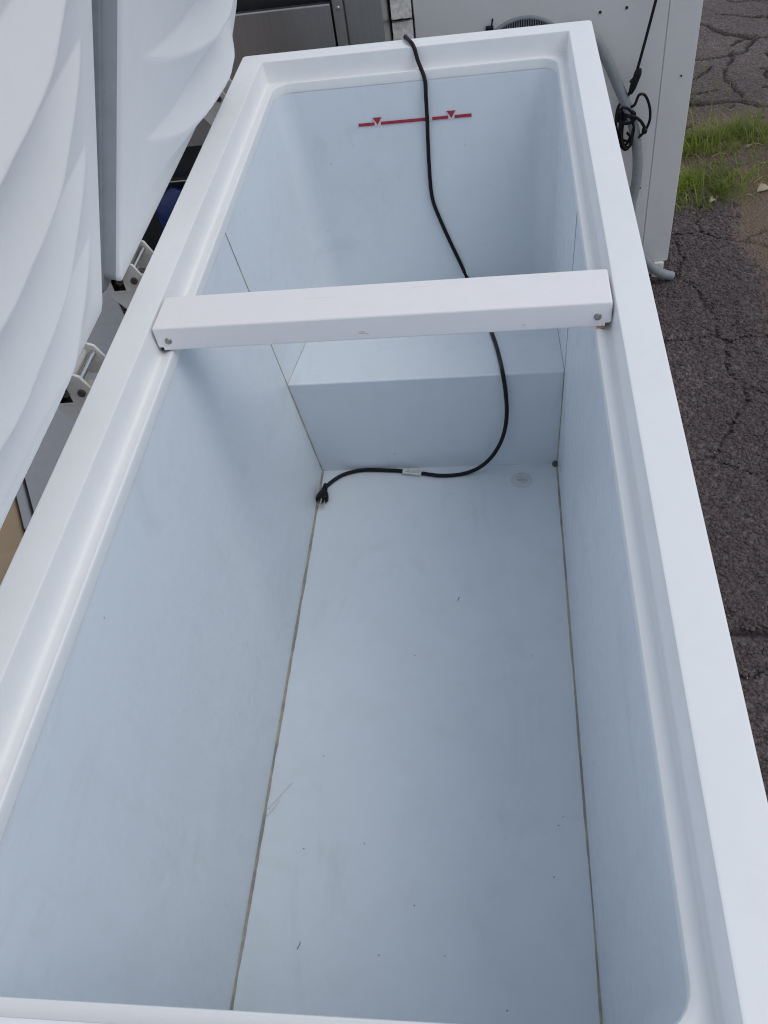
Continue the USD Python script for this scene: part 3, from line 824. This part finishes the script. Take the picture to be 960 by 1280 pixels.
for i, (cx_, cz_, rx, rz, tl) in enumerate(((.512, .500, .016, .056, .10), (.506, .498, .020, .062, .18), (.516, .494, .014, .050, -.02), (.509, .505, .024, .050, .25), (.514, .486, .018, .048, .12))):
    obj('coil', loop((cx_, yk - .004 + .005 * (i % 3 - 1), cz_), rx, rz, tl, 40, i), 'black_rubber', coil)
big = [(.506, yk, .545), (.526, yk - .012, .556), (.536, yk - .014, .582), (.552, yk - .012, .578), (.566, yk - .010, .548), (.570, yk - .010, .515), (.562, yk - .010, .488), (.546, yk - .010, .470), (.528, yk - .006, .470), (.515, yk, .480)]
obj('coil', tube(spline(big, 10), .0036, 9), 'black_rubber', coil)
obj('coil', tube(spline([(.505, yk - .012, .528), (.525, yk - .016, .530), (.545, yk - .016, .516), (.560, yk - .012, .493)], 10), .0040, 9), 'black_rubber', coil)
obj('cord_tie', cat([loop((.510, yk - .004, .528), .020, .010, .3, 24, 11, .0045), loop((.511, yk - .004, .520), .021, .010, .1, 24, 12, .0045)]), 'black_rubber', coil)
obj('cord_knot', rbox((.552, yk - .02, .478), (.566, yk - .004, .496), .006), 'black_rubber', coil)

# ------------------------------------------------------------------ stainless counter at the far left
steel = thing('steel_counter', 'dull stainless steel counter cabinet behind the far left corner of the freezer', 'steel counter')
obj('front_panel', rbox((-1.55, .25, .60), (-.206, .27, .905), .004), 'stainless', steel)
obj('corner_post', rbox((-.202, .246, .20), (-.176, .30, .95), .004), 'stainless', steel)
obj('side_panel', rbox((-.176, .262, .21), (-.088, .30, .95), .003), 'stainless', steel)
obj('side_return', rbox((-.096, .302, .21), (-.0885, .60, .95), .002), 'stainless', steel)
obj('top', rbox((-1.56, .30, .955), (-.085, .62, .985), .004), 'stainless', steel)
obj('recess', box((-1.53, .31, .22), (-.18, .60, .95)), 'void_black', steel)  # solid black block, the shade of the open space painted into its colour
obj('rail', rbox((-1.54, .262, .50), (-.21, .285, .506), .002), 'stainless', steel)
for lx in (-1.5, -.16):
    for ly in (.34, .56):
        obj('leg', trimesh.creation.cylinder(.02, .215, sections=16), 'stainless', steel, loc=(lx, ly, .1075))
sc = trimesh.creation.revolve(np.array([(0, .003), (.003, .0026), (.005, 0)]), sections=16)
obj('screw', sc, 'screw_steel', steel, loc=(-.188, .246, .895), rot=(90, 0, 0))
blue = trimesh.creation.icosphere(4, 1.0)
nb = meshkit.fbm(blue.vertices * 1.7, seed=4)[:, None]
blue.vertices = blue.vertices * (1 + .25 * nb) * [.06, .03, .075] + [-.73, .262, .40]
bag = obj('plastic_bag', blue, 'blue_plastic', smooth=True)
tag(bag, 'dark blue plastic bag in the gap behind the far lid', 'bag')

# rough concrete blocks between the counter and the pale cabinet
wall = thing('concrete_block_stack', 'rough concrete blocks between the steel counter and the pale cabinet', 'concrete wall')
rb = np.random.default_rng(17)
for c_ in range(5):
    lo, hi = (-.084 + rb.uniform(-.002, .002), .40 + rb.uniform(-.006, .006), .004 + c_ * .2005), (-.033, .72, .004 + c_ * .2005 + .190)
    b = box(lo, hi)
    for _ in range(5):
        b = b.subdivide()
    b.vertices += .0045 * np.stack([meshkit.fbm(b.vertices * 40, seed=s + c_ * 3) for s in (1, 2, 3)], 1) * [.4, 1, 1]
    obj('block', b, 'concrete_block_stone', wall, smooth=35)
obj('mortar', box((-.078, .415, .0), (-.039, .70, .99)), 'mortar_dark', wall)

# ------------------------------------------------------------------ what stands behind the hinge side
def rotbox(px, s0, s1, p0_, p1_, z0, z1, r=.004):
    e_ = np.array([.50, -.866]); q_ = np.array([.866, .50])
    b = rbox((s0, p0_, z0), (s1, p1_, z1), r)
    v = b.vertices.copy()
    b.vertices = np.stack([-.86 + v[:, 0] * e_[0] + v[:, 1] * q_[0], -.04 + v[:, 0] * e_[1] + v[:, 1] * q_[1], v[:, 2]], 1)
    return b


cab = thing('grey_cabinet', 'plain grey metal cabinet low on the ground behind the near lid', 'metal cabinet')
obj('body', rotbox(0, -.8, .72, -.34, -.002, .0, .34), 'grey_cabinet_paint', cab)
obj('top_plate', rotbox(0, -.8, .74, -.345, 0, .34, .352), 'grey_cabinet_paint', cab)
obj('side_plate', rotbox(0, -.8, .74, -.372, -.351, .0, .350), 'grey_cabinet_paint', cab)
cb = obj('cardboard_sheet', rotbox(0, -.6, 1.25, -.82, -.376, .0, .352, .006), 'cardboard')
tag(cb, 'brown cardboard box beside the grey cabinet behind the near lid', 'cardboard box')

# ------------------------------------------------------------------ weeds along the crack
def tuft(n_, cx_, cy_, sx_, sy_, h0, h1, seed):
    r = np.random.default_rng(seed)
    vs_, fs_ = [], []
    for _ in range(n_):
        bx, by = cx_ + r.normal(0, sx_), cy_ + r.normal(0, sy_)
        if bx < .69 + .12 * max(by - .41, 0):
            bx = .70 + .12 * max(by - .41, 0) + r.uniform(0, .12)
        h_ = r.uniform(h0, h1) * (0.55 + 0.6 * r.random())
        az = r.uniform(0, 2 * np.pi); lean = r.uniform(.15, 1.1) * h_
        dx_, dy_ = math.cos(az) * lean, math.sin(az) * lean
        w_ = r.uniform(.0012, .0028)
        px_, py_ = -math.sin(az) * w_, math.cos(az) * w_
        o_ = len(vs_)
        for t_ in (0, .4, .75):
            f_ = t_ ** 1.8
            vs_ += [(bx + dx_ * f_ - px_ * (1 - t_ * .7), by + dy_ * f_ - py_ * (1 - t_ * .7), h_ * (t_ - .18 * t_ * t_ * 1.5)), (bx + dx_ * f_ + px_ * (1 - t_ * .7), by + dy_ * f_ + py_ * (1 - t_ * .7), h_ * (t_ - .18 * t_ * t_ * 1.5))]
        vs_.append((bx + dx_, by + dy_, h_ * .72))
        fs_ += [[o_, o_ + 1, o_ + 3], [o_, o_ + 3, o_ + 2], [o_ + 2, o_ + 3, o_ + 5], [o_ + 2, o_ + 5, o_ + 4], [o_ + 4, o_ + 5, o_ + 6]]
    return trimesh.Trimesh(np.array(vs_), np.array(fs_), process=False)


grass = cat([tuft(620, .86, 1.21, .10, .05, .03, .10, 1), tuft(340, 1.06, 1.27, .07, .05, .03, .11, 2), tuft(180, 1.22, 1.20, .05, .04, .02, .07, 12), tuft(420, .80, .93, .06, .045, .03, .09, 3), tuft(150, .93, .88, .03, .03, .03, .08, 13), tuft(130, .98, 1.06, .14, .06, .015, .05, 14),
             tuft(300, .98, .96, .10, .05, .02, .07, 4), tuft(160, .80, 1.55, .15, .2, .02, .05, 5), tuft(160, 1.25, 1.3, .2, .15, .02, .06, 6), tuft(160, .85, .80, .08, .03, .02, .05, 7)])
gp = obj('grass', grass, 'grass_blade', smooth=False)
tag(gp, 'green weedy grass growing through the cracked asphalt beside the pale cabinet', 'grass', kind='stuff')
tw = []
rt = np.random.default_rng(8)
for _ in range(60):
    bx, by, a_, l_ = .75 + rt.random() * .55, .78 + rt.random() * .55, rt.uniform(0, np.pi), rt.uniform(.02, .09)
    tw.append(tube(spline([(bx, by, .006), (bx + l_ * .5 * math.cos(a_), by + l_ * .5 * math.sin(a_), .012), (bx + l_ * math.cos(a_ + .3), by + l_ * math.sin(a_ + .3), .006)], 4), .0013, 5))
tp_ = obj('dry_stems', cat(tw), 'twig_dry')
tag(tp_, 'dry straw coloured stems scattered around the grass tufts', 'dry stems', kind='stuff')
leaf = []
for (bx, by, a_, s_) in ((1.03, .85, .4, .05), (.87, .80, .8, .03)):
    t_ = np.linspace(0, 1, 8)
    w_ = np.sin(np.pi * t_) * .3 * s_
    c_ = np.stack([bx + s_ * t_ * math.cos(a_), by + s_ * t_ * math.sin(a_), .010 + .012 * np.sin(t_ * 3)], 1)
    n_ = np.array([-math.sin(a_), math.cos(a_), .3])
    v_ = np.vstack([c_ - np.outer(w_, n_), c_ + [0, 0, -.002], c_ + np.outer(w_, n_)])
    f_ = []
    for i in range(7):
        for j in (0, 8):
            f_ += [[j + i, j + i + 1, j + 9 + i], [j + i, j + 9 + i, j + 8 + i]]
    lf = obj('dead_leaf', trimesh.Trimesh(v_, np.array(f_), process=False), 'twig_dry', smooth=60)
    tag(lf, ('larger pale dead leaf on the asphalt at the right end of the grass' if s_ > .04 else 'small dead leaf on dark asphalt just in front of the grass'), 'leaf')
# aggregate standing proud of the worn asphalt: real little stones, pressed in
usdkit.material(stage, L + 'aggregate', {
    'g': ('geometry', {}),
    'n': ('noise_texture', {'scale': 160.0, 'detail': 3}),
    'r': ('rgb_ramp', {'ramp': [(0.0, (0.056, 0.039, 0.039)), (0.55, (0.115, 0.082, 0.081)), (0.85, (0.185, 0.14, 0.135)), (0.96, (0.25, 0.21, 0.20)), (1.0, (0.36, 0.32, 0.29))]}),
    'p': ('principled_bsdf', {'roughness': 0.5, 'specular_ior_level': 0.5}),
}, [('g.random_per_island', 'r.fac'), ('r.color', 'p.base_color')], surface='p.BSDF')
ra = np.random.default_rng(41)
NA = 34000
sx_, sy_ = ra.uniform(.42, 1.65, NA), ra.uniform(-1.25, .80, NA)
ix_, iy_ = np.clip(np.searchsorted(gx, sx_), 0, nx - 1), np.clip(np.searchsorted(gy, sy_), 0, ny - 1)
flat_ = iy_ * nx + ix_
ok_ = (crack[flat_] < .25) & (silt[flat_] < .25 + .5 * ra.random(NA))
sx_, sy_, flat_ = sx_[ok_], sy_[ok_], flat_[ok_]
ico = trimesh.creation.icosahedron()
nv_ = len(ico.vertices)
rad_ = ra.uniform(.0022, .0052, len(sx_)) * np.where(ra.random(len(sx_)) < .06, 1.5, 1)
vst = ico.vertices[None] * (1 + ra.normal(0, .16, (len(sx_), nv_, 1)))
vst = vst * rad_[:, None, None] * np.stack([ra.uniform(.8, 1.4, len(sx_)), ra.uniform(.8, 1.4, len(sx_)), ra.uniform(.45, .8, len(sx_))], 1)[:, None]
vst = vst + np.stack([sx_, sy_, P3[flat_, 2] + rad_ * .05], 1)[:, None]
fst = (ico.faces[None] + (np.arange(len(sx_)) * nv_)[:, None, None]).reshape(-1, 3)
tag(obj('aggregate_stones', trimesh.Trimesh(vst.reshape(-1, 3), fst, process=False), 'aggregate', smooth=False), 'small dark stones standing proud in the worn asphalt beside the freezer', 'stones', kind='stuff')

# small loose stones on the asphalt
sto = []
for _ in range(110):
    bx, by = rt.uniform(.45, 1.4), rt.uniform(-1.1, 1.2)
    s_ = rt.uniform(.0015, .0045)
    b = trimesh.creation.icosphere(1, s_)
    b.vertices *= rt.uniform(.6, 1.3, 3); b.vertices += rt.normal(0, s_ * .08, b.vertices.shape)
    b.apply_translation((bx, by, s_ * .35)); sto.append(b)
tag(obj('gravel', cat(sto), 'concrete_block_stone', smooth=False), 'tiny loose grey stones strewn on the asphalt', 'gravel', kind='stuff')
